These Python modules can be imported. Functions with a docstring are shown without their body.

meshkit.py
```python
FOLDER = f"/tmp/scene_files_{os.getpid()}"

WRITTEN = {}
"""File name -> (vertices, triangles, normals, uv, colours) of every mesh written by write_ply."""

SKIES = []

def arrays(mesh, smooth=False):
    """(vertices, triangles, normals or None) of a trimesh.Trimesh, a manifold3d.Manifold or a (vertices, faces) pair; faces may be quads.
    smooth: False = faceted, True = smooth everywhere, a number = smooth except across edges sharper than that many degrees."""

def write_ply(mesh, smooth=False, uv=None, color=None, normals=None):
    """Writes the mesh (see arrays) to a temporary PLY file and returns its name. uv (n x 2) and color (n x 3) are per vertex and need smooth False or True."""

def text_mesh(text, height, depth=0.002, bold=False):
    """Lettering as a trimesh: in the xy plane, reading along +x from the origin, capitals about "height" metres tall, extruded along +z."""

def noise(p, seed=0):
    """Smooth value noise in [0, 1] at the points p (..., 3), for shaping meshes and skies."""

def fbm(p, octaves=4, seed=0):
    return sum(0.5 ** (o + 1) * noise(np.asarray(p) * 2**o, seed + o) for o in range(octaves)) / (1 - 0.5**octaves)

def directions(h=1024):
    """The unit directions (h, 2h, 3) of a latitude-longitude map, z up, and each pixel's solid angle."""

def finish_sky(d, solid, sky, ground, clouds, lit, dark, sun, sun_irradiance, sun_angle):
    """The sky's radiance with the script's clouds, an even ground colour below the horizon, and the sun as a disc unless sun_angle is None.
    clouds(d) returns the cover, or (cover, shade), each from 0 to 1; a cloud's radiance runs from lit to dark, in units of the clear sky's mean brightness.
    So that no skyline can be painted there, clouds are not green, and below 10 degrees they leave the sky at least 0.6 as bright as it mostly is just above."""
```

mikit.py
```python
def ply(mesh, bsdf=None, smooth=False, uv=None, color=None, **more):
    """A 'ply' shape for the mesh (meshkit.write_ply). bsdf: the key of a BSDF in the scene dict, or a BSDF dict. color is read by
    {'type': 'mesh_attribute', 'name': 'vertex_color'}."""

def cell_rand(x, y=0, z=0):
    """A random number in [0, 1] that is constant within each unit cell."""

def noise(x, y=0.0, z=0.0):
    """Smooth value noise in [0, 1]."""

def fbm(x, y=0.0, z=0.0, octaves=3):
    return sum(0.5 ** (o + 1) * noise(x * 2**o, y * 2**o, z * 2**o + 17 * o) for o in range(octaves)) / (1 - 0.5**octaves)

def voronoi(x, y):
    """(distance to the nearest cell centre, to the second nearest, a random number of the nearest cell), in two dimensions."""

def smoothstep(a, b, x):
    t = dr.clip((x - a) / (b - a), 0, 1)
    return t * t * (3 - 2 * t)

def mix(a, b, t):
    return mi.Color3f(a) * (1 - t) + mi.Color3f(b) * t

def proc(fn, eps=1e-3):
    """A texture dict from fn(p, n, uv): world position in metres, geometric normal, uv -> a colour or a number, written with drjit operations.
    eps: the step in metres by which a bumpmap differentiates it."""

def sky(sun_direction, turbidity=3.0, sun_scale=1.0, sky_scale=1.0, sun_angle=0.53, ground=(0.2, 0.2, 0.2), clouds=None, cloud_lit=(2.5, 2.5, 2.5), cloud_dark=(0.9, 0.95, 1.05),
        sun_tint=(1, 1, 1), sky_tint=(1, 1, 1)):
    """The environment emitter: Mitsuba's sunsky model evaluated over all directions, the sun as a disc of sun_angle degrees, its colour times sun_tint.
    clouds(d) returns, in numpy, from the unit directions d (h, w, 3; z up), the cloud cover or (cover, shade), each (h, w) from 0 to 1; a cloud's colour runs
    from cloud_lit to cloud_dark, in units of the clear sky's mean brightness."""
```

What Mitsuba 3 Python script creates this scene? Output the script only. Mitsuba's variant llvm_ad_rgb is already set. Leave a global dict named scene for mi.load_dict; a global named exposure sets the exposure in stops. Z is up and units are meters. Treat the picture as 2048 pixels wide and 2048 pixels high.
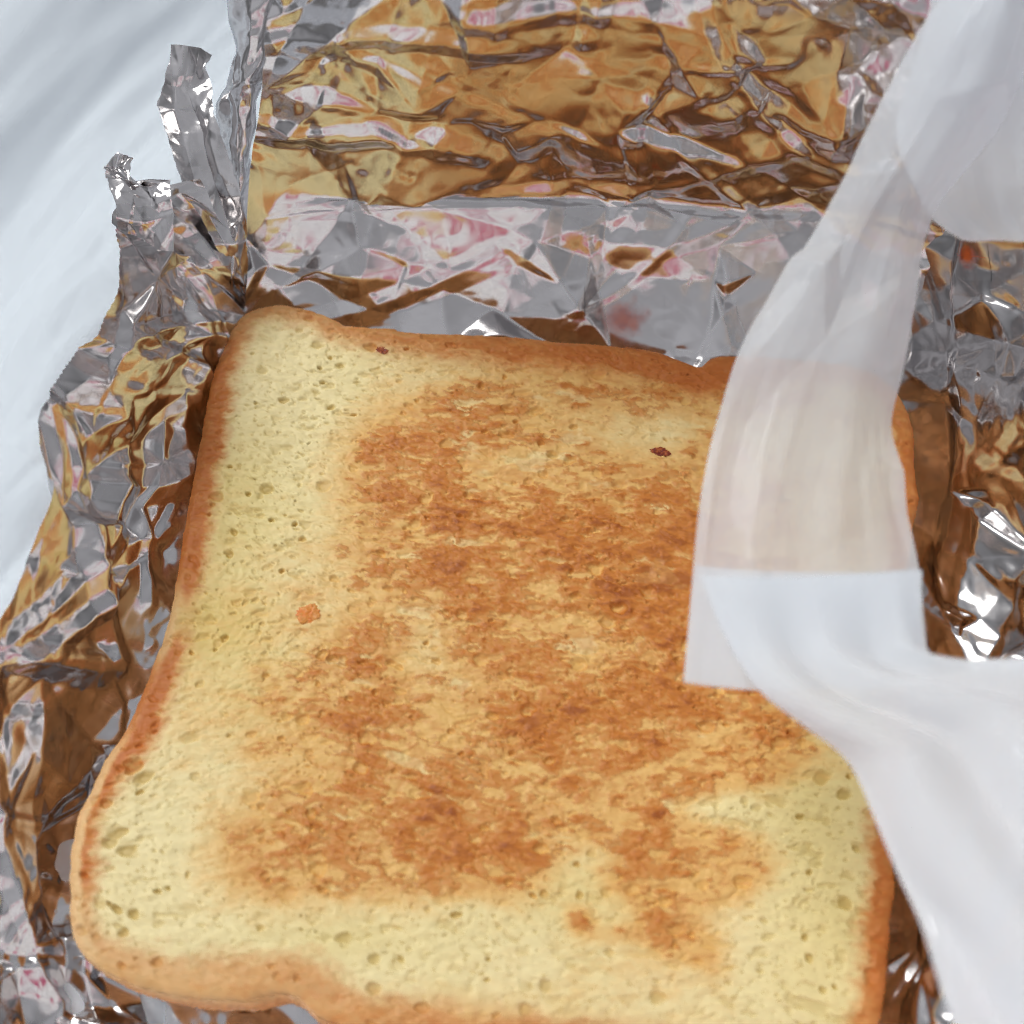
import math, numpy as np, trimesh, mitsuba as mi, drjit as dr, mikit, meshkit
from scipy.interpolate import LinearNDInterpolator, PchipInterpolator
from scipy.spatial import cKDTree
from scipy.ndimage import gaussian_filter

# ------------------------------------------------------------------ camera, sky, exposure
T = mi.ScalarTransform4f
ELEV, DIST, FOV = math.radians(62.0), 0.200, 45.0
AIM = np.array([0.0, 0.0, 0.020])                       # on the top face of the toast
EYE = AIM + DIST * np.array([0.0, -math.cos(ELEV), math.sin(ELEV)])
scene, labels = {}, {}
scene['camera'] = {'type': 'thinlens', 'fov': FOV, 'near_clip': 0.01, 'far_clip': 50.0, 'aperture_radius': 0.0016,
                   'focus_distance': 0.202, 'to_world': T().look_at(EYE.tolist(), AIM.tolist(), [0, 0, 1])}
def cloud_layer(d):
    q = d / (np.maximum(d[..., 2:], 0) + 0.35)
    return np.ones(d.shape[:2]), np.clip(0.85 * (1 - d[..., 2]) + (meshkit.fbm(q * 1.6 + 3.1, 4, 8) - 0.5) * 1.2, 0, 1)   # overcast: a third as bright at the horizon as overhead
scene['sky_light'] = mikit.sky([-0.50, 0.40, 0.77], turbidity=3, sun_scale=0.30, sun_angle=34, clouds=cloud_layer,
                               cloud_lit=(1.0, 1.02, 1.09), cloud_dark=(0.16, 0.165, 0.175), sun_tint=(0.81, 0.97, 1.26))
exposure = 2.42

FWD = (AIM - EYE) / np.linalg.norm(AIM - EYE)
RIGHT = np.array([1.0, 0, 0]); UP = np.cross(RIGHT, FWD); FPX = 1024 / math.tan(math.radians(FOV / 2))
def at(px, py, z):
    """The point at height z (mm) above the table that the photograph (2048 px) shows at px, py; metres."""
    px, py, z = (np.asarray(v, float) for v in (px, py, z))
    d = FWD + RIGHT * ((px - 1024) / FPX)[..., None] + UP * ((1024 - py) / FPX)[..., None]
    return EYE + d * ((z / 1000 - EYE[2]) / d[..., 2])[..., None]

# ------------------------------------------------------------------ helpers
def lin(r, g, b):
    c = np.array([r, g, b], float) / 255
    return np.where(c < 0.04045, c / 12.92, ((c + 0.055) / 1.055) ** 2.4)
def sstep(a, b, x):
    t = np.clip((x - a) / (b - a), 0, 1); return t * t * (3 - 2 * t)
def n2(u, v, s, seed, oct=3):
    return meshkit.fbm(np.stack([u / s, v / s, np.full_like(u, 0.37)], -1), oct, seed) * 2 - 1
def grid_faces(n, m):
    i = np.arange(n * m).reshape(n, m)
    return np.stack([i[:-1, :-1], i[1:, :-1], i[1:, 1:], i[:-1, 1:]], -1).reshape(-1, 4)
def patch(P, n, m, su=None, sv=None, straight=False):
    """Smooth surface through a control net P (rows, cols, 3)."""
    P = np.asarray(P, float); r, c = P.shape[:2]
    kr = np.arange(r) if su is None else np.asarray(su, float); kc = np.arange(c) if sv is None else np.asarray(sv, float)
    if straight:
        from scipy.interpolate import interp1d
        return interp1d(kc, interp1d(kr, P, axis=0)(np.linspace(kr[0], kr[-1], n)), axis=1)(np.linspace(kc[0], kc[-1], m))
    A = PchipInterpolator(kr, P, axis=0)(np.linspace(kr[0], kr[-1], n))
    return PchipInterpolator(kc, A, axis=1)(np.linspace(kc[0], kc[-1], m))
def even(S):
    """Arc-length coordinates in mm of a surface grid."""
    du = np.linalg.norm(np.diff(S, axis=0), axis=-1).mean(1); dv = np.linalg.norm(np.diff(S, axis=1), axis=-1).mean(0)
    u = np.concatenate([[0], np.cumsum(du)]) * 1000; v = np.concatenate([[0], np.cumsum(dv)]) * 1000
    return np.meshgrid(u, v, indexing='ij')
def normals(S):
    n = np.cross(np.gradient(S, axis=0), np.gradient(S, axis=1)); n /= np.maximum(np.linalg.norm(n, axis=-1, keepdims=True), 1e-12)
    return n * (1.0 if (n * (EYE - S)).sum() > 0 else -1.0)
def add(key, S, bsdf, smooth=True, keep=None):
    n, m = S.shape[:2]; f = grid_faces(n, m)
    f = np.vstack([f[:, [0, 1, 2]], f[:, [0, 2, 3]]])
    if keep is not None: f = f[keep.ravel()[f].all(1)]
    me = trimesh.Trimesh(S.reshape(-1, 3), f, process=False); me.remove_unreferenced_vertices()
    scene[key] = mikit.ply(me, bsdf, smooth=smooth)

def facet_field(u, v, cell, rng, ax=1.0):
    """Flat facets between random creases: piecewise linear over scattered points; unit slope times cell."""
    pad = 3 * cell
    u0, u1, v0, v1 = u.min() - pad, u.max() + pad, v.min() - pad, v.max() + pad
    k = max(12, int((u1 - u0) * (v1 - v0) / (cell * cell * ax)))
    p = np.stack([rng.uniform(u0, u1, k) , rng.uniform(v0, v1, k) / ax], 1)
    return LinearNDInterpolator(p, rng.uniform(-1, 1, k) * cell * 0.5)(u, v / ax)
def long_ridges(u, v, rng, count, bias=None):
    """Sharp straight folds: narrow roof-shaped ridges along random segments, fading out at both ends."""
    h = np.zeros_like(u)
    for _ in range(count):
        cu, cv = rng.uniform(u.min(), u.max()), rng.uniform(v.min(), v.max())
        an = rng.uniform(0, math.pi) if bias is None or rng.random() < 0.35 else bias + rng.normal(0, 0.3)
        L, w, amp = rng.uniform(8, 30), rng.uniform(1.0, 3.4), rng.uniform(0.45, 1.0) * rng.choice([1, 1, -0.7])
        du, dv = u - cu, v - cv; t = du * math.cos(an) + dv * math.sin(an)
        q = np.abs(-du * math.sin(an) + dv * math.cos(an) + 0.012 * rng.normal() * t * t)
        h += amp * w * 0.55 * np.maximum(0, 1 - q / w) * np.clip(1.4 * (1 - (t / L) ** 2), 0, 1)
    return h
def crumple(u, v, seed, big=13.0, slopes=(0.55, 0.5, 0.34, 0.2), ax=1.0, ridges=16, bias=None):
    """Crumpled foil relief in mm: flat facets between sharp creases at four sizes, long folds, fine wrinkles in patches only."""
    rng = np.random.default_rng(seed)
    w = big * 0.10
    uu = u + w * n2(u, v, big * 0.8, seed + 1); vv = v + w * n2(u, v, big * 0.8, seed + 2)
    h = slopes[0] * facet_field(uu, vv, big, rng, ax)
    h = h + slopes[1] * facet_field(uu, vv, big * 0.48, rng, ax) * (0.5 + 1.0 * sstep(-0.4, 0.4, n2(u, v, 14, seed + 3)))
    h = h + 0.07 * big * slopes[0] * (np.abs(n2(u, v, big * 0.9, seed + 8, 2)) + 0.6 * np.abs(n2(u, v, big * 0.45, seed + 9, 2))) * 2.0
    h = h + long_ridges(u, v, rng, ridges, bias) * (slopes[0] + slopes[1]) * 1.1
    uu = u + 0.4 * n2(u, v, 2.5, seed + 5); vv = v + 0.4 * n2(u, v, 2.5, seed + 6)
    near = sstep(0.25, 0.0, np.abs(n2(u, v, big * 0.9, seed + 8, 2)))              # fine wrinkles gather along the ridges
    h = h + slopes[2] * facet_field(uu, vv, big * 0.2, rng, ax) * np.maximum(sstep(0.0, 0.4, n2(u, v, 11, seed + 4)), 0.7 * near)
    h = h + slopes[3] * facet_field(uu, vv, big * 0.09, rng, ax) * np.maximum(sstep(0.1, 0.4, n2(u, v, 8, seed + 7)), 0.5 * near)
    return h

# ------------------------------------------------------------------ materials
scene['foil_metal'] = {'type': 'twosided', 'bsdf': {'type': 'roughconductor', 'material': 'Al', 'alpha': 0.024, 'distribution': 'ggx',
                       'specular_reflectance': {'type': 'rgb', 'value': [0.73, 0.715, 0.71]}}}
def film(name, through, col=(0.86, 0.88, 0.9), dt=1.0):
    scene[name] = {'type': 'blendbsdf', 'weight': through,
        'a': {'type': 'principledthin', 'base_color': {'type': 'rgb', 'value': list(col)}, 'roughness': 0.27, 'diff_trans': dt, 'eta': 1.5, 'spec_trans': 0.0},
        'b': {'type': 'thindielectric', 'int_ior': 1.3}}
film('bag_film', 0.27, (0.89, 0.95, 1.0), 0.68); film('bag_film_thick', 0.07, (0.90, 0.955, 1.0), 0.68); film('bag_film_back', 0.03, (0.87, 0.945, 1.0), 0.25)
def print_colour(p, n, uv):
    """Bold dark pink brush strokes in two bands on white film."""
    x, z = (p.x + p.y) * 1000, p.z * 1000
    w = x + 5 * mikit.noise(x / 11, z / 9, 2.0) + 0.35 * z; k = w / 22
    band = mikit.smoothstep(0, 1.5, 13 - dr.abs(z - 32 - 5 * mikit.noise(x / 16, 4.0, 1.0))) + mikit.smoothstep(0, 1.5, 14 - dr.abs(z - 72 + 6 * mikit.noise(x / 18, 9.0, 1.0)))
    band = band + mikit.smoothstep(0, 1.5, 13 - dr.abs(z - 116 - 5 * mikit.noise(x / 15, 2.0, 7.0))) + mikit.smoothstep(0, 1.5, 11 - dr.abs(z - 158 + 5 * mikit.noise(x / 17, 5.0, 3.0)))
    f = k - dr.floor(k)
    stroke = mikit.smoothstep(0, 0.06, 0.40 - dr.abs(f - 0.5)) * mikit.smoothstep(0.52, 0.53, mikit.cell_rand(dr.floor(k), dr.floor(z / 49), 3))
    return mikit.mix((0.93, 0.94, 0.95), (0.56, 0.012, 0.12), stroke * band)
scene['printed_film'] = {'type': 'twosided', 'bsdf': {'type': 'principled', 'base_color': mikit.proc(print_colour), 'roughness': 0.4, 'specular': 0.4}}
scene['table_paint'] = {'type': 'twosided', 'bsdf': {'type': 'principled', 'roughness': 0.5,
    'base_color': mikit.proc(lambda p, n, uv: mikit.mix((0.42, 0.45, 0.5), (0.5, 0.52, 0.56), mikit.fbm(p.x * 40, p.y * 40, 0.0)))}}
scene['bread'] = {'type': 'twosided', 'bsdf': {'type': 'principled', 'base_color': {'type': 'mesh_attribute', 'name': 'vertex_color'},
                  'roughness': 0.52, 'specular': 0.42, 'sheen': 0.2}}
def plain(name, c0, c1, s, rough=0.4, spec=0.5, coat=0.0):
    scene[name] = {'type': 'twosided', 'bsdf': {'type': 'principled', 'roughness': rough, 'specular': spec, 'clearcoat': coat, 'clearcoat_gloss': 0.8,
        'base_color': mikit.proc(lambda p, n, uv: mikit.mix([float(k) for k in c0], [float(k) for k in c1], mikit.smoothstep(0.35, 0.65, mikit.fbm(p.x * s, p.y * s, p.z * s))))}}
plain('char', lin(120, 42, 18), lin(172, 84, 32), 2500, 0.4)
plain('carrot', lin(224, 128, 48), lin(216, 146, 70), 900, 0.4, 0.4, 0.0)
plain('painted_reflection', lin(212, 96, 36), lin(186, 66, 24), 500, 0.2, 0.5, 0.3)  # orange red colour standing in for a reflection on the foil

# ------------------------------------------------------------------ setting: table top
tt = trimesh.creation.box(extents=(1.6, 1.6, 0.03)); tt.apply_translation([0, 0, -0.0165 - 0.012])
scene['table_top'] = mikit.ply(tt, 'table_paint')
labels['table_top'] = {'label': 'pale grey table top under the plastic bag', 'category': 'table', 'kind': 'structure'}

# ------------------------------------------------------------------ toast
TOP, THICK = 20.0, 14.0
OUT = {'top': [(497,643),(530,631),(567,626),(600,632),(640,641),(672,655),(702,667),(760,671),(793,672),(800,677),(830,679),(950,685),(1050,691),(1130,700),(1220,705),(1305,717),(1366,739),(1395,747),(1418,733),(1450,726),(1560,731),(1680,744),(1745,764),(1783,795)],
       'right': [(1783,795),(1804,828),(1819,870),(1823,954),(1830,1008),(1822,1050),(1812,1120),(1800,1190),(1797,1250),(1806,1330),(1812,1430),(1803,1540),(1790,1640),(1779,1710),(1782,1765),(1772,1855),(1765,1964),(1750,2048),(1722,2110)],
       'bottom': [(192,1928),(225,1949),(319,1986),(406,2001),(496,2004),(540,1993),(565,1989),(598,2000),(638,2034),(700,2060),(820,2082),(1000,2108),(1200,2135),(1450,2152),(1620,2148),(1690,2132),(1722,2110)],
       'left': [(497,643),(477,662),(466,683),(430,770),(408,883),(386,1009),(368,1107),(356,1190),(349,1228),(344,1250),(334,1285),(310,1350),(252,1480),(222,1520),(196,1573),(159,1656),(150,1710),(148,1783),(150,1850),(160,1893),(192,1928)]}
def curve(pts, k, rough=0):
    p = at(*np.array(pts, float).T, TOP - 3)[:, :2] * 1000
    t = np.concatenate([[0], np.cumsum(np.linalg.norm(np.diff(p, axis=0), axis=1))])
    q = PchipInterpolator(t, p)(np.linspace(0, t[-1], k))
    s = np.linspace(0, t[-1], k); w = np.minimum(1, np.minimum(s, t[-1] - s) / 4)[:, None]
    d = np.gradient(q, axis=0); d /= np.linalg.norm(d, axis=1, keepdims=True)
    nn = np.stack([-d[:, 1], d[:, 0]], 1)
    return q + nn * w * (0.28 * n2(s, s * 0 + rough, 2.2, 40 + rough) + 0.14 * n2(s, s * 0 + rough, 0.8, 60 + rough))[:, None]
N = 760
cT, cB, cL, cR = curve(OUT['top'], N, 1), curve(OUT['bottom'], N, 2), curve(OUT['left'], N, 3), curve(OUT['right'], N, 4)
a = np.linspace(0, 1, N)[:, None, None]; b = np.linspace(0, 1, N)[None, :, None]     # a: top to bottom, b: left to right
XY = (1 - a) * cT[None] + a * cB[None] + (1 - b) * cL[:, None] + b * cR[:, None] \
     - ((1 - a) * (1 - b) * cT[0] + (1 - a) * b * cT[-1] + a * (1 - b) * cB[0] + a * b * cB[-1])
ring = np.vstack([cT[:-1], cR[:-1], cB[::-1][:-1], cL[::-1][:-1]])                     # clockwise seen from above
x, y = XY[..., 0], XY[..., 1]
d_edge = cKDTree(np.vstack([ring, (ring + np.roll(ring, -1, 0)) / 2])).query(XY.reshape(-1, 2))[0].reshape(N, N)

def blobs(x, y, items):
    out = np.zeros_like(x)
    for px, py, rx, ry, ang, amp in items:
        c = at(px, py, TOP)[:2] * 1000; k = 0.0815
        ca, sa = math.cos(math.radians(ang)), math.sin(math.radians(ang))
        dx, dy = x - c[0], y - c[1]
        q = ((dx * ca + dy * sa) / (rx * k)) ** 2 + ((-dx * sa + dy * ca) / (ry * k / 0.88)) ** 2
        out += amp * np.exp(-q)
    return out
BROWN = [(840,900,120,95,-10,1.0),(770,950,80,80,0,.5),(1010,850,130,50,-5,.55),(930,800,80,40,0,.5),(980,1010,180,60,-5,.55),(880,1110,120,90,-20,.85),
         (1180,1040,220,60,-5,.5),(1340,1120,190,110,0,.75),(1290,1010,120,70,0,.5),(1120,1180,240,70,-8,.7),(1380,1250,130,100,0,.85),
         (730,1290,60,80,-40,.75),(690,1430,80,60,-20,.85),(770,1390,60,60,-40,.5),(960,1250,120,60,0,.4),(1050,1330,150,60,-10,.65),
         (1280,1440,270,95,3,1.05),(1060,1450,110,60,-20,.5),(1500,1400,110,70,20,.8),(1560,1480,70,60,50,.6),(1190,1540,130,40,10,.4),(1480,1560,120,35,15,.75),
         (800,1620,210,60,-22,.85),(600,1640,110,70,-20,.7),(520,1720,100,60,0,.62),(930,1710,140,55,-22,.95),(700,1760,180,40,-10,.45),(1040,1680,110,45,-10,.6),
         (1270,1650,130,38,-8,.75),(1440,1690,130,40,-10,.85),(1380,1770,110,35,-12,.75),(1250,1770,50,24,-20,.8),(1500,1760,50,24,10,.6),(1360,1850,60,45,-30,.7),
         (1160,1845,26,24,0,1.0),(1305,1848,24,30,0,.9),(1352,1880,26,22,0,.8),(1410,1910,45,30,-30,.6),(1230,1870,50,16,15,.5),(530,1500,40,22,0,.6),(540,1400,24,22,30,.6),
         (1500,780,160,60,0,.5),(1250,790,160,40,0,.45),(1420,900,60,110,0,.4),(1100,760,200,40,0,.35),(885,810,20,9,0,.7),(430,1420,60,110,-30,.0)]
PALE = [(560,900,110,240,0,.75),(640,760,130,70,0,.5),(980,940,60,40,0,.3),(1190,1030,60,30,0,.55),(860,1250,90,60,0,.8),(1215,1300,70,30,10,.85),(900,1340,120,60,0,.5),
        (1090,1210,90,60,0,.3),(560,1560,110,70,0,.4),(1430,1620,90,36,10,.9),(1400,1480,70,18,12,.7),(1150,1740,90,50,0,.8),(1000,1850,200,80,0,.6),(1620,1750,150,260,0,.9),
        (640,1910,250,60,0,.7),(300,1750,110,160,0,.7),(1330,860,110,50,0,.5),(640,1690,24,60,0,.4),(860,760,130,40,0,.3)]
YELLOW = [(470,1080,120,160,0,.5),(430,1250,120,70,0,.9),(500,1400,120,80,0,.45),(1620,1560,140,160,0,.45),(1660,1850,120,180,0,.4),(700,1870,130,40,0,.35),(1170,1780,130,60,0,.4),(460,950,80,120,0,.3)]
def rim_brown(x, y):
    return np.clip(0.62 + blobs(x, y, [(430,820,90,160,0,.25),(370,1100,70,130,0,.35),(280,1420,110,130,0,.45),(215,1590,70,80,0,.1),(340,1235,70,36,0,-.75),(165,1740,60,40,0,.2),
        (1150,720,330,50,0,.3),(1420,770,160,50,0,.4),(560,650,110,40,0,-.1),(160,1830,60,60,0,-.15),(300,1970,200,60,0,-.15),(600,2010,200,50,0,-.05),(1770,1850,50,250,0,.25),(1810,930,60,120,0,.2)]), 0, 1.2)
def relief(x, y, d):
    """(height in mm, pit depth 0..1, fibre value) of the crumb surface."""
    rng = np.random.default_rng(5)
    flow = 0.12 * n2(x, y, 30, 71)
    xr, yr = x + 0.8 * n2(x, y, 3, 72), y + flow * x + 0.5 * n2(x, y, 3, 73)
    fine = n2(xr / 1.9, yr, 0.8, 74, 4); mid = n2(xr / 2.0, yr, 2.6, 75, 2); low = n2(x, y, 22, 76, 2)
    web = 1 - 2.2 * np.abs(n2(xr / 2.2, yr, 1.5, 78, 3)); web2 = 1 - 2.2 * np.abs(n2(xr / 1.6, yr, 0.8, 79, 2))
    zx, zy = xr + 0.6 * n2(x, y, 0.9, 70), yr + 0.42 * n2(x, y, 0.9, 69)
    pit = np.zeros_like(x)
    for k, (num, r0, r1, dep, st) in enumerate([(420, 0.36, 1.15, 1.5, 1.3), (1300, 0.2, 0.5, 0.7, 1.6), (4200, 0.11, 0.26, 0.5, 1.5)]):
        c = rng.uniform([-62, -92], [66, 42], (num, 2)); r = r0 + (r1 - r0) * rng.random(num) ** 2.2
        dd, ii = cKDTree(c / [st, 1]).query(np.stack([zx / st, zy], -1).reshape(-1, 2), k=2)
        for j in (0, 1):
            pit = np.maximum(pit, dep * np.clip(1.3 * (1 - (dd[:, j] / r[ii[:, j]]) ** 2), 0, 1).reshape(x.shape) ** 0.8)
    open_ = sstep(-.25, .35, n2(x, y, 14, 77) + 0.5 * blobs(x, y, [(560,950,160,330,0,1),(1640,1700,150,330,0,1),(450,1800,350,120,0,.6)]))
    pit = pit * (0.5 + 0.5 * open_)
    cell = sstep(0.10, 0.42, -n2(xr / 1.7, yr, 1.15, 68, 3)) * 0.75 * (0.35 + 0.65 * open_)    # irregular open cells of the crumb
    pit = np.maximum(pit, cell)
    return 0.30 * low + 0.15 * mid + 0.25 * fine + 0.12 * web + 0.05 * web2, pit, 0.45 * fine + 0.4 * mid + 0.3 * (web - 0.4)
def toast_colour(x, y, d, h, pit, fib, side=None):
    zone = np.minimum(blobs(x, y, BROWN), 1.25) + blobs(x, y, [(1150,1150,480,400,0,.72),(800,1620,350,200,-15,.25)]) - 0.75 * blobs(x, y, PALE)
    wx, wy = x + 0.9 * n2(x, y, 2.0, 81), y + 0.6 * n2(x, y, 2.0, 82)
    tilt = 0.10 + 0.28 * blobs(x, y, [(780,1680,330,170,0,1)]) - 0.12 * blobs(x, y, [(1350,1550,300,150,0,1)])
    flake = n2(wx / 2.6, wy + tilt * wx, 1.15, 83, 5); flake2 = n2(wx / 1.6, wy - 0.1 * wx, 3.4, 84, 3)
    thin = 1 - np.abs(n2(wx / 1.9, wy, 2.4, 85, 3)) * 5.0
    grain = n2(wx / 1.5, wy, 0.55, 88, 2)
    s = 0.55 * zone + 1.0 * flake + 0.65 * flake2 - 0.55 * pit + 0.45 * fib + 0.35 * grain + 0.10
    gate = sstep(0.12, 0.5, zone + 0.25 * flake2)
    tanw = sstep(-0.25, 0.85, zone * 1.1 + 0.35 * flake2 + 0.3 * flake + 0.15 * grain + 0.12)
    crisp = sstep(0.58, 0.74, s) * gate; crisp2 = sstep(0.95, 1.06, s + 0.15 * grain) * gate
    rimline = np.clip(1 - np.abs(s - 0.64) / 0.09, 0, 1) * gate * sstep(-.2, .3, flake2)
    br = np.clip(0.45 * sstep(0.2, 1.1, s) * gate + 0.42 * crisp + 0.22 * crisp2, 0, 1); dk = np.clip(0.7 * sstep(1.1, 1.6, s) + 0.45 * crisp2 * sstep(.1, .5, fib) + 0.5 * rimline, 0, 1) * gate
    gap = sstep(0.26, 0.36, n2(wx / 2.4, wy + tilt * wx, 3.2, 64, 4)) * gate * (1 - 0.7 * crisp2)        # torn pale gaps among the browning
    br = br * (1 - 0.85 * gap); tanw = tanw * (1 - 0.5 * gap); dk = dk * (1 - gap)
    line = np.clip(thin, 0, 1) * sstep(0.25, 0.7, zone + 0.5 * flake2) * 0.45
    pale, tan, brown, dark = lin(238, 222, 166), lin(228, 177, 98), lin(196, 117, 42), lin(150, 74, 20)
    c = pale * (1 + 0.09 * fib + 0.06 * n2(x / 1.5, y, 0.5, 66, 2))[..., None]
    ye = np.clip(blobs(x, y, YELLOW) + 0.25 * n2(x, y, 9, 86) + 0.08, 0, 1)[..., None]
    c = c * (1 - 0.62 * ye) + lin(214, 189, 92) * 0.62 * ye
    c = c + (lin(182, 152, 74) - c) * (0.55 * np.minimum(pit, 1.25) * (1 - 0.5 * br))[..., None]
    micro = sstep(.22, .5, n2(x / 1.4, y, 0.5, 65, 3))
    c = c + (lin(196, 168, 92) - c) * (0.62 * micro)[..., None]
    c = c + (tan - c) * (0.85 * tanw)[..., None]
    c = c + (brown - c) * (np.maximum(br * 0.95, line))[..., None]
    c = c + (dark - c) * (0.85 * dk)[..., None]
    rb = rim_brown(x, y); wid = 4.8 + 1.4 * n2(x, y, 8, 87) + 2.2 * blobs(x, y, [(1150,720,420,70,0,1.6),(1450,770,170,70,0,1.2),(500,1960,300,70,0,.8),(900,2060,300,60,0,.8),(280,1450,100,140,0,.5)])
    rim = rb * np.clip(1.15 * (1 - sstep(0.35, 1.25, d / wid + 0.35 * flake + 0.25 * flake2 + 0.2 * grain + 0.25 * fib)), 0, 1)
    low = blobs(x, y, [(175,1620,70,130,-15,1.0),(330,1250,40,70,0,.9),(150,1870,40,90,0,.8)])
    rim = rim * (1 - np.clip(low, 0, 1) * (1 - sstep(1.1, 2.4, d)))
    c = c + (lin(206, 134, 66) * (1 + 0.22 * fib + 0.12 * grain)[..., None] - c) * np.clip(rim * 1.3, 0, 1)[..., None]
    c = c + (lin(190, 104, 38) - c) * (0.9 * sstep(0.45, 1.05, rim + 0.35 * flake + 0.3 * grain) * sstep(0.2, .6, rim))[..., None]
    lo = np.clip(low, 0, 1) * (1 - sstep(0.8, 2.4, d))
    c = c + (lin(222, 168, 116) - c) * (0.8 * lo)[..., None]
    return np.clip(c, 0.01, 0.95), 0.10 * crisp - 0.16 * gap + 0.05 * crisp2
def toast_top_z(x, y, d, h, pit):
    R = 1.7 + 0.8 * np.clip(blobs(x, y, [(200,1600,120,200,0,1.0)]), 0, 1) + 0.5 * n2(x, y, 15, 91)
    q = np.clip(1 - d / R, 0, 1)
    z = TOP - 0.72 * R * (1 - np.sqrt(np.maximum(1 - q * q, 0))) + 0.25 * n2(x, y, 40, 92)
    return z + (h - 0.45 * pit) * (0.35 + 0.65 * sstep(0, 2.5, d))
h, pit, fib = relief(x, y, d_edge)
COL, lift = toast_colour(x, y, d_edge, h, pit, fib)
Z = toast_top_z(x, y, d_edge, h + lift, pit)
# the side: rings going down from the outline
ER = np.concatenate([np.arange(N - 1) * 1, (np.arange(N - 1)) * N + N - 1, (N - 1) * N + np.arange(N - 1, 0, -1), np.arange(N - 1, 0, -1) * N])   # edge vertices, clockwise
rp, rz = XY.reshape(-1, 2)[ER], Z.ravel()[ER]
tg = np.roll(rp, -3, 0) - np.roll(rp, 3, 0); tg /= np.linalg.norm(tg, axis=1, keepdims=True); out = np.stack([-tg[:, 1], tg[:, 0]], 1)
out = gaussian_filter(out, (6, 0), mode='wrap'); M = 34
tt_ = np.linspace(0, 1, M + 1)[1:, None]
sd = np.concatenate([[0], np.cumsum(np.linalg.norm(np.diff(rp, axis=0), axis=1))])
sz = rz[None] * (1 - tt_) + (TOP - THICK) * tt_
S1, S2 = np.broadcast_to(sd[None], sz.shape), sz
bulge = 0.55 * np.sin(np.pi * np.minimum(tt_ * 1.15, 1)) - 1.2 * sstep(0.7, 1, tt_) + (0.34 * n2(S1, S2, 1.3, 95) + 0.24 * n2(S1, S2, 0.55, 94)) * sstep(0, .12, tt_)
sxy = rp[None] + out[None] * bulge[..., None]
sx, sy = sxy[..., 0], sxy[..., 1]
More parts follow.
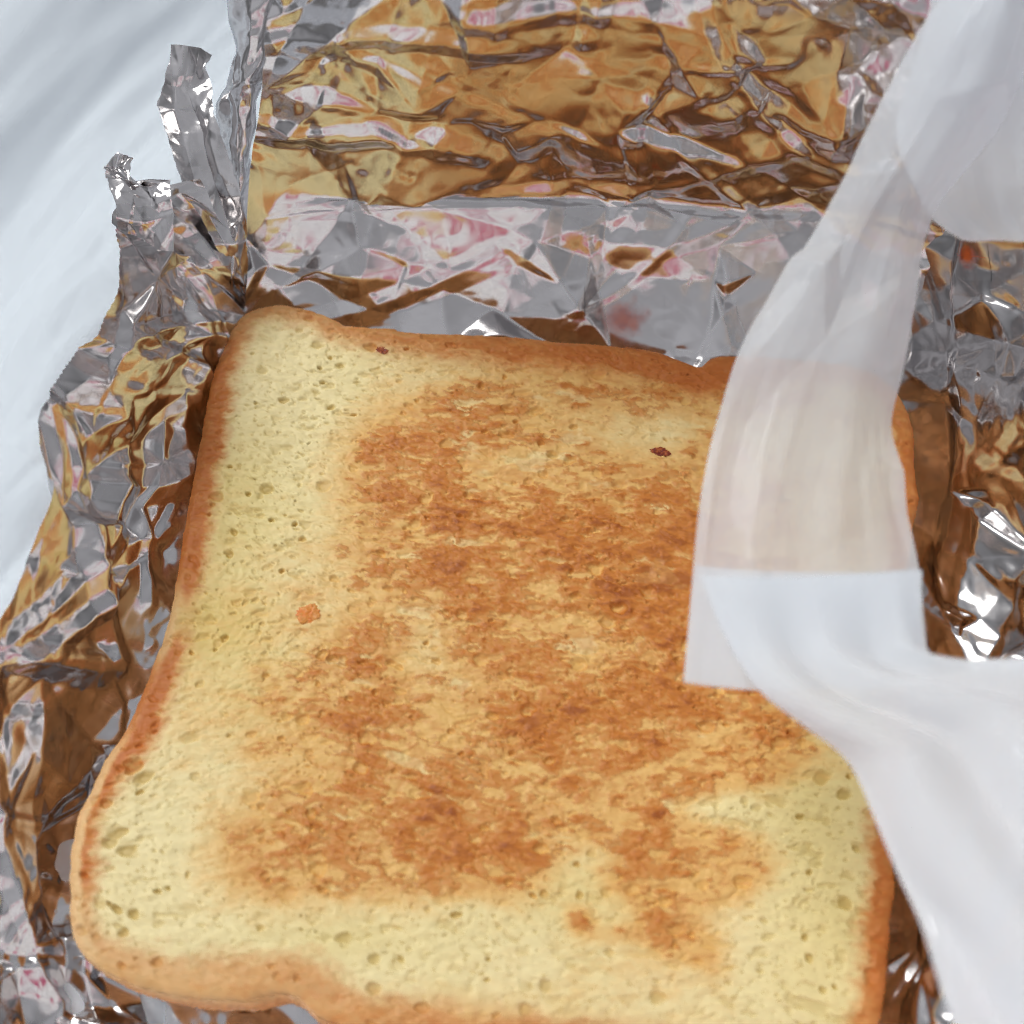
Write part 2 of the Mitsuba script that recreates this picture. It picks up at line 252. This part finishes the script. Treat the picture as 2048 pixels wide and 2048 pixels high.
rc = COL.reshape(-1, 3)[ER]
sn = n2(S1, S2, 2.0, 96)
sf = n2(S1, S2, 0.7, 97, 3)
scol = lin(204, 140, 80) * (1 + 0.22 * sn[..., None] + 0.30 * sf[..., None] - 0.35 * sstep(.25, .45, n2(S1, S2, 0.9, 98, 2))[..., None]) * np.ones(sz.shape + (3,))
scol = rc[None] * (1 - sstep(0, .35, tt_))[..., None] + scol * sstep(0, .35, tt_)[..., None]
topV = np.stack([x, y, Z], -1).reshape(-1, 3); sideV = np.stack([sx, sy, sz], -1).reshape(-1, 3)
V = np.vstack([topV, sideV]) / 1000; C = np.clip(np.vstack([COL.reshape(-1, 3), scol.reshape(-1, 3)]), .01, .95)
f = grid_faces(N, N)[:, [0, 1, 2, 3]]; f = np.vstack([f[:, [0, 1, 2]], f[:, [0, 2, 3]]])
E = len(ER); rows = np.vstack([ER[None], len(topV) + np.arange(M * E).reshape(M, E)]); nx = np.roll(rows, -1, 1)
q = np.stack([rows[:-1], rows[1:], nx[1:], nx[:-1]], -1).reshape(-1, 4); fs = np.vstack([q[:, [0, 1, 2]], q[:, [0, 2, 3]]])
bot = len(topV) + (M - 1) * E + np.arange(E); V = np.vstack([V, [[V[bot][:, 0].mean(), V[bot][:, 1].mean(), (TOP - THICK) / 1000]]]); C = np.vstack([C, [lin(210, 180, 120)]])
fb = np.stack([np.full(E, len(V) - 1), np.roll(bot, -1), bot], 1)
_, _, NV = meshkit.arrays((V, np.vstack([f, fs])), True)
if NV[:N * N, 2].mean() < 0: NV = -NV
rim_face = (d_edge.ravel()[f].mean(1) < 2.6)
def toast_part(key, faces):
    idx = np.unique(faces); mp = np.full(len(V), -1); mp[idx] = np.arange(len(idx))
    me = trimesh.Trimesh(V[idx], mp[faces], process=False)
    path = meshkit.write_ply(me, True, color=C[idx], normals=NV[idx])
    scene[key] = {'type': 'ply', 'filename': path, 'face_normals': False, 'bsdf': {'type': 'ref', 'id': 'bread'}}
toast_part('toast_slice__crumb', f[~rim_face]); toast_part('toast_slice__crust', np.vstack([f[rim_face], fs, fb]))
labels['toast_slice'] = {'label': 'pan-toasted square slice of white bread with browned patches, lying on crumpled foil', 'category': 'toast'}
labels['toast_slice__crust'] = {'label': 'browned orange crust around the slice'}
def lump(key, px, py, rx, ry, rz, ang, bsdf, seed, dz=0.0, rag=1.0):
    me = trimesh.creation.icosphere(5); v = me.vertices
    nn = meshkit.fbm(v * 1.6 + seed, 3, seed) - .5; nf = meshkit.fbm(v * 5 + seed, 2, seed + 9) - .5
    v = v * (1 + rag * (1.6 * nn + 1.0 * nf))[:, None] * [rx, ry, rz]
    c, s = math.cos(ang), math.sin(ang); v = v @ np.array([[c, s, 0], [-s, c, 0], [0, 0, 1]])
    p = at(px, py, TOP) * 1000; k = np.argmin((x - p[0]) ** 2 + (y - p[1]) ** 2)
    me = trimesh.Trimesh((v + [p[0], p[1], Z.ravel()[k] + dz]) / 1000, me.faces, process=False)
    scene[key] = mikit.ply(me, bsdf, smooth=True)
lump('toast_slice__charred_spot', 1322, 905, 1.35, 0.7, 0.2, -0.2, 'char', 3)
lump('toast_slice__charred_spot_001', 766, 700, 0.9, 0.65, 0.2, -0.4, 'char', 5)
lump('carrot_crumb', 618, 1228, 1.7, 1.5, 0.4, 0.3, 'carrot', 8, 0.05, 0.6)
labels['carrot_crumb'] = {'label': 'small bright orange food crumb on the pale left part of the toast', 'category': 'food crumb'}

# ------------------------------------------------------------------ foil
def foil_panel(key, net, n, m, seed, amp=1.0, taper=None, edge=None, straight=False, **kw):
    """net: rows of (px, py, z)."""
    P = np.array(net, float); S = patch(at(P[..., 0], P[..., 1], P[..., 2]), n, m, straight=straight)
    u, v = even(S); hgt = crumple(u, v, seed, **kw) * amp
    hgt = gaussian_filter(hgt, 1.1)
    if taper is not None: hgt = hgt * taper(np.linspace(0, 1, n)[:, None], np.linspace(0, 1, m)[None])
    S = S + normals(S) * (hgt / 1000)[..., None]
    if edge is not None: S = edge(S, u, v)
    add(key, S, 'foil_metal')
    return S
back = [[(470,860,5),(700,860,5),(950,860,5),(1200,860,5),(1450,860,5),(1700,860,5),(1960,860,5)],
        [(490,655,13),(700,690,13),(950,700,13),(1200,715,12.5),(1450,740,12.5),(1700,750,12.5),(1960,720,14)],
        [(495,560,22),(700,565,21),(950,560,22),(1200,580,21),(1450,575,21.5),(1700,585,22),(1950,590,23)],
        [(495,450,31),(700,420,31),(950,412,32.5),(1200,418,32),(1450,440,31),(1700,450,31),(1940,450,33)],
        [(500,340,41),(710,390,33),(950,392,33.5),(1200,396,33.5),(1450,412,33),(1700,415,34),(1930,400,38)],
        [(522,200,55),(720,200,56),(950,210,56),(1200,210,56),(1450,210,56),(1700,210,56),(1920,210,55)],
        [(540,40,69),(730,30,73),(950,20,74.5),(1200,20,74.5),(1450,20,74.5),(1700,20,74),(1900,20,71)],
        [(550,-160,82),(740,-160,87),(950,-160,89.5),(1200,-160,89.5),(1450,-160,89.5),(1700,-160,88),(1890,-160,84)]]
band = lambda a, b: 1 - 0.25 * np.exp(-((a - 2.5 / 7) / 0.07) ** 2) * np.exp(-((b - 0.42) / 0.3) ** 2)
BACK = foil_panel('foil_wrapper__back_wall', back, 500, 600, 11, 1.0, taper=band, big=14.0, slopes=(.32, .26, .16, .14), ridges=44, bias=1.57)
left = [[(545,640,12),(505,560,22),(450,460,34),(395,360,42)],
        [(520,720,11),(430,610,21),(330,510,33),(228,425,41)],
        [(470,800,11),(390,700,20),(300,630,32),(214,560,44)],
        [(440,920,10),(345,830,20),(230,790,33),(112,740,42)],
        [(420,1060,9),(290,1000,18),(165,930,32),(52,850,41)],
        [(390,1210,9),(255,1150,17),(150,1090,30),(66,1020,39)],
        [(360,1340,8),(220,1290,15),(105,1240,28),(20,1185,36)],
        [(280,1510,7),(150,1480,13),(30,1420,25),(-70,1340,33)],
        [(230,1700,5),(80,1680,12),(-30,1630,21),(-140,1570,27)],
        [(250,1890,4),(90,1900,8),(-50,1880,14),(-180,1850,22)],
        [(310,2080,4),(140,2120,6),(-10,2150,10),(-180,2180,15)]]
def teeth(S, u, v):
    t = np.abs((u[:, -1] / 1.0) % 1.0 - 0.5) * 0.6; t = t * ((u[:, 0] > 14) & (u[:, 0] < 44))
    d = S[:, -1] - S[:, -9]; d /= np.linalg.norm(d, axis=-1, keepdims=True)
    S[:, -4:] += d[:, None] * (t[:, None] * np.linspace(.25, 1, 4)[None] / 1000)[..., None]
    return S
foil_panel('foil_wrapper__left_wall', left, 560, 260, 23, 1.0, edge=teeth, big=13.0, slopes=(.62, .55, .22, .14), ridges=24)
corner = [[(552,-150,74),(500,-150,72),(448,-150,66)],[(542,60,60),(502,70,60),(468,80,54)],[(522,200,49),(480,210,50),(440,215,44)],
          [(502,330,38),(475,340,40),(447,340,36)],[(496,440,29),(485,460,32),(462,470,32)],[(492,610,14),(480,600,18),(460,590,20)]]
foil_panel('foil_wrapper__corner_fold', corner, 260, 60, 31, 0.55, big=6.0)
right = [[(1760,420,26),(1850,380,36),(1960,370,44),(2100,370,52),(2250,370,60)],
         [(1770,560,17),(1850,540,25),(1960,540,35),(2100,540,46),(2250,540,56)],
         [(1770,700,10),(1850,690,18),(1960,690,30),(2100,690,42),(2250,690,54)],
         [(1750,850,6),(1840,850,12),(1940,860,26),(2060,860,42),(2200,860,54)],
         [(1740,1020,5),(1830,1020,9),(1930,1030,19),(2050,1040,31),(2180,1040,42)],
         [(1740,1200,5),(1830,1200,8),(1930,1220,16),(2050,1220,26),(2180,1220,36)],
         [(1740,1400,5),(1830,1400,8),(1930,1400,16),(2050,1400,26),(2180,1400,36)],
         [(1690,1700,5),(1790,1700,9),(1880,1700,18),(2000,1700,32),(2130,1700,44)],
         [(1670,1900,5),(1770,1900,9),(1850,1900,16),(1970,1900,28),(2100,1900,40)],
         [(1660,2120,5),(1750,2120,8),(1840,2130,15),(1950,2140,25),(2080,2150,36)]]
RIGHT_WALL = foil_panel('foil_wrapper__right_wall', right, 520, 240, 47, 1.0, big=13.0, slopes=(.5, .42, .22, .16))
fl = [[(px, py, 4) for px in np.linspace(330, 1790, 5)] for py in (700, 1000, 1400, 1800, 2250)]
foil_panel('foil_wrapper__floor', fl, 300, 380, 53, 0.7, big=11.0)
def ragged(seed, w=0.5):
    def f(S, u, v):
        d = S[:, -1] - S[:, 0]; d /= np.linalg.norm(d, axis=-1, keepdims=True); t = u[:, 0]
        for e, sg, sd in ((0, -1, seed), (-1, 1, seed + 1)):
            k = w * (n2(t, t * 0, 2.5, sd) + 0.5 * n2(t, t * 0, 0.7, sd + 5))
            S[:, e] += d * (sg * k / 1000)[:, None]
        return S
    return f
flap = [[(346,92,50),(372,92,50.5),(398,96,49.5),(424,112,48)],[(338,130,48.5),(366,140,48),(388,150,47),(412,136,47.5)],[(326,168,47),(350,174,46),(376,182,45.5),(424,172,46)],
        [(312,214,45.5),(348,222,44),(392,226,43.5),(432,214,45)],[(330,262,44),(365,268,42.5),(410,268,42),(446,256,43.5)],[(352,330,41),(380,335,39.5),(420,330,39),(460,312,41)],
        [(372,400,38),(400,405,36.5),(440,395,36),(478,392,38)],[(430,490,32),(450,490,31),(470,490,31),(492,480,32)],[(486,590,20),(490,590,20),(495,590,20),(500,585,20)]]
foil_panel('foil_wrapper__torn_flap', flap, 240, 70, 61, 0.28, straight=True, edge=ragged(300, .35), big=9.0)
flap2 = [[(236,306,47),(246,308,47),(256,312,46.5),(262,322,46)],[(204,336,46),(225,342,45),(245,350,44.5),(262,366,45.5)],[(210,362,45),(250,372,43.5),(300,376,44),(342,358,45.5)],
         [(222,396,44.5),(262,402,43),(305,404,43),(344,388,44)],[(230,432,43.5),(265,440,41.5),(305,440,41.5),(348,425,42)],[(250,480,38),(285,490,37),(315,490,37),(352,500,37)]]
foil_panel('foil_wrapper__torn_flap_001', flap2, 130, 100, 67, 0.5, straight=True, edge=ragged(310, .4), big=5.0)
top_flap = [[(1668,-60,66),(1760,-60,67),(1900,-60,68)],[(1676,-10,63),(1770,-12,63),(1900,-16,63)],[(1682,46,60),(1790,42,60),(1905,30,60)]]
foil_panel('foil_wrapper__folded_lip', top_flap, 60, 110, 69, 0.25, straight=True, edge=ragged(320, .2), big=9.0)
labels['foil_wrapper__torn_flap'] = {'label': 'torn strip of foil standing up at the back left corner'}
labels['foil_wrapper__torn_flap_001'] = {'label': 'short jagged torn tip of foil on the left rim'}
labels['foil_wrapper'] = {'label': 'crumpled sheet of aluminium foil folded open around the toast inside the white bag', 'category': 'foil'}

def reflection_patch(key, S, px, py, r, bs):
    """A painted reddish reflection: thin uneven coloured film following the foil where the photograph shows it."""
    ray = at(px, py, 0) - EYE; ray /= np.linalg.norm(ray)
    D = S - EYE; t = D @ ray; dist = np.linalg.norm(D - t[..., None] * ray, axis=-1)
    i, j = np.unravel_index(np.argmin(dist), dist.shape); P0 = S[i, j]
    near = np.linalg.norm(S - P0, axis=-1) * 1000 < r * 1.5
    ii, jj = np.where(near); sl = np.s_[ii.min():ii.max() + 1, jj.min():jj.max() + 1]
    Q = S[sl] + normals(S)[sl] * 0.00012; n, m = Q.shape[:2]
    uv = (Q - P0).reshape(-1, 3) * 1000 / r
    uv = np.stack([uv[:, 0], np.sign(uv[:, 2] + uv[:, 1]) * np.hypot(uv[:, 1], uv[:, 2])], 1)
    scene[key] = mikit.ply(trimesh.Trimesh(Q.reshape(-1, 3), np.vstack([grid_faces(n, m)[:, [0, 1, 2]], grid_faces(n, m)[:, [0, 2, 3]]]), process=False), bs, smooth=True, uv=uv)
def reflection_mask(p, n, uv):
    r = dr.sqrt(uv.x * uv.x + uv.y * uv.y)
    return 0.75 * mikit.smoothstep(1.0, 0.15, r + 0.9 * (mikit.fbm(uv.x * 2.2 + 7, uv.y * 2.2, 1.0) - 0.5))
scene['reflection_film'] = {'type': 'blendbsdf', 'weight': mikit.proc(reflection_mask), 'a': {'type': 'ref', 'id': 'foil_metal'}, 'b': {'type': 'ref', 'id': 'painted_reflection'}}
reflection_patch('red_reflection', BACK, 1245, 640, 5.0, 'reflection_film')  # reddish foil reflections put into the colour, blended over the metal
reflection_patch('red_reflection_001', RIGHT_WALL, 1937, 512, 2.8, 'reflection_film')
labels['red_reflection'] = {'label': 'orange red reflection painted on the foil behind the top edge of the toast', 'category': 'painted_reflection'}
labels['red_reflection_001'] = {'label': 'orange red reflection painted on the foil at the far right, under the raised bag', 'category': 'painted_reflection'}

# ------------------------------------------------------------------ bag
def film_sheet(key, net, n, m, bsdf, folds, seed, along=1, amp=1.0):
    P = np.array(net, float); S = patch(at(P[..., 0], P[..., 1], P[..., 2]), n, m)
    u, v = even(S); hgt = folds(u, v, seed, S) * amp
    add(key, S + normals(S) * (hgt / 1000)[..., None], bsdf)
def soft_folds(u, v, seed, S=None):
    rng = np.random.default_rng(seed)
    w = v + 2.5 * n2(u, v, 30, seed)
    return 1.5 * n2(u * 0.10, w, 7.5, seed + 1, 2) + 0.75 * n2(u * 0.12, w, 2.6, seed + 2, 2) * sstep(-.4, .3, n2(u, v, 18, seed + 6)) \
        + 1.0 * n2(u, v, 16, seed + 3, 2) + 0.22 * facet_field(u * .45, v, 9, rng) + 0.10 * facet_field(u * .6, v, 3.5, rng) * sstep(0, .4, n2(u, v, 12, seed + 7))
def deep_folds(u, v, seed, S=None):
    w = v + 4.0 * n2(u, v, 35, seed) - 0.10 * u
    return (1.5 * np.sin(w * 2 * math.pi / 13.0) + 1.6 * n2(u * 0.08, w, 6.0, seed + 1, 2) + 1.2 * n2(u, v, 20, seed + 3, 2) + 0.12 * n2(u * .2, w, 1.8, seed + 4, 2)) * sstep(-4, 24, u)
strip = [[(1960,-120,92),(2000,-120,95),(2050,-120,96),(2120,-120,92)],[(1868,30,86),(1930,30,90),(2000,30,91),(2090,30,87)],
         [(1755,230,78),(1830,230,82),(1920,230,83),(2020,230,79)],[(1645,430,70),(1720,430,74),(1800,430,74),(1885,430,70)],
         [(1565,560,66),(1660,560,69),(1760,560,69),(1850,560,66)],[(1470,740,61),(1590,740,64),(1710,740,64),(1822,740,61)],
         [(1430,860,58),(1560,860,61),(1690,860,61),(1797,860,58)],[(1405,980,56),(1540,980,58),(1680,980,58),(1815,980,56)],
         [(1388,1120,54),(1530,1120,55),(1690,1120,55),(1840,1120,54)],[(1378,1240,52),(1530,1240,53),(1690,1240,53),(1850,1240,52)],
         [(1368,1362,51),(1520,1378,51),(1690,1375,51),(1855,1370,51)]]
film_sheet('plastic_bag__handle', strip, 300, 120, 'bag_film', soft_folds, 101)
hem = [[(1391,1130,56.5),(1530,1142,57.5),(1690,1145,57.5),(1841,1136,56.5)],[(1378,1240,54),(1530,1240,55.5),(1690,1240,55.5),(1850,1240,54)],[(1367,1364,52),(1520,1380,52.5),(1690,1378,52.5),(1856,1372,52)]]
film_sheet('plastic_bag__hem', hem, 80, 120, 'bag_film', soft_folds, 103, amp=.4)
upper = [[(1880,-150,88),(2050,-150,86),(2350,-150,80)],[(1850,60,82),(2020,60,80),(2330,60,74)],[(1800,250,74),(1980,250,72),(2320,250,68)],
         [(1845,400,69),(1990,400,68),(2320,400,64)],[(1905,473,66),(2040,486,66),(2320,500,62)]]
film_sheet('plastic_bag__upper_fold', upper, 160, 100, 'bag_film_thick', soft_folds, 107)
lower = [[(1400,1150,58),(1550,1155,59),(1700,1150,59),(1845,1140,58)],[(1455,1280,57),(1580,1285,58),(1720,1290,58),(1852,1290,57)],[(1515,1378,57),(1660,1370,59),(1810,1350,59),(1960,1342,57)],
         [(1600,1450,57),(1760,1420,60),(1940,1380,61),(2150,1350,60)],[(1700,1540,57),(1880,1490,61),(2080,1430,63),(2350,1370,63)],[(1745,1640,58),(1930,1590,62),(2160,1520,65),(2450,1450,66)],
         [(1790,1760,59),(1980,1720,64),(2220,1660,67),(2500,1600,68)],[(1850,1890,60),(2050,1860,66),(2280,1830,69),(2550,1800,70)],[(1915,2060,62),(2120,2040,67),(2350,2020,70),(2600,2000,71)],[(2000,2280,64),(2210,2270,68),(2440,2260,71),(2700,2250,72)]]
film_sheet('plastic_bag__lower_fold', lower, 300, 160, 'bag_film_thick', deep_folds, 109)
def crease_folds(u, v, seed, S):
    rng = np.random.default_rng(seed)
    p0, p1 = at(0, 300, 25)[:2] * 1000, at(330, 0, 25)[:2] * 1000
    t = (p1 - p0) / np.linalg.norm(p1 - p0); q = np.array([-t[1], t[0]])             # q points to the upper left
    X = S[..., :2] * 1000 - p0; s, r = X @ q, X @ t
    s = s + 2.0 * n2(r, s, 40, seed + 8, 2)
    big = 0.48 * np.clip(s - 3, 0, 30) - 0.35 * np.clip(s + 14, 0, 12) + 0.25 * np.clip(-s - 16, 0, 10)
    big = gaussian_filter(big, 5)
    w = r * 0.15
    return big + 2.4 * n2(w, s, 9, seed, 2) + 0.6 * n2(w, s, 3.4, seed + 3, 2) + (0.30 * facet_field(u, v, 13, rng) + 0.08 * facet_field(u, v, 5, rng)) * sstep(-8, -22, s)
side = [[(-600,-400,4),(-100,-400,8),(300,-400,14),(700,-400,14),(1000,-400,10)],[(-600,100,0),(-100,100,6),(250,100,11),(500,100,10),(800,100,4)],
        [(-600,600,-4),(-100,600,4),(150,600,9),(400,600,5),(700,600,0)],[(-600,1000,-5),(-150,1000,3),(50,1000,7),(300,1000,0),(600,1000,-3)],
        [(-600,1500,-6),(-200,1500,2),(0,1500,4),(250,1500,-1),(500,1500,-4)],[(-600,2300,-6),(-200,2300,2),(0,2300,3),(250,2300,-2),(500,2300,-4)]]
film_sheet('plastic_bag__side_wall', side, 260, 200, 'bag_film_back', crease_folds, 113)
# the bag's near wall: printed, unseen below the lens, raised and leaned for reflections
u_, v_ = np.meshgrid(np.linspace(-135, 135, 160), np.linspace(-2, 185, 120), indexing='ij')
S = np.stack([u_, -88 - 0.75 * v_ + 2.5 * n2(u_, v_, 25, 120) + 0.8 * n2(u_, v_, 7, 121), v_], -1) / 1000
add('plastic_bag__front_wall', S, 'printed_film')
v2, u2 = np.meshgrid(np.linspace(-2, 105, 70), np.linspace(-105, 95, 130), indexing='ij')
S = np.stack([116 + 0.55 * v2 + 2.5 * n2(u2, v2, 25, 130) + 0.8 * n2(u2, v2, 7, 131), u2, v2], -1) / 1000
add('plastic_bag__added_end_wall', S, 'printed_film')  # unseen wall, added to put white and pink reflections in the foil
labels['plastic_bag__added_end_wall'] = {'label': 'unseen bag wall with dark pink print, added for foil reflections'}
labels['plastic_bag'] = {'label': 'translucent white plastic carrier bag, its handle hanging over the toast', 'category': 'plastic bag'}
labels['plastic_bag__front_wall'] = {'label': 'unseen bag wall with dark pink print, added for foil reflections'}
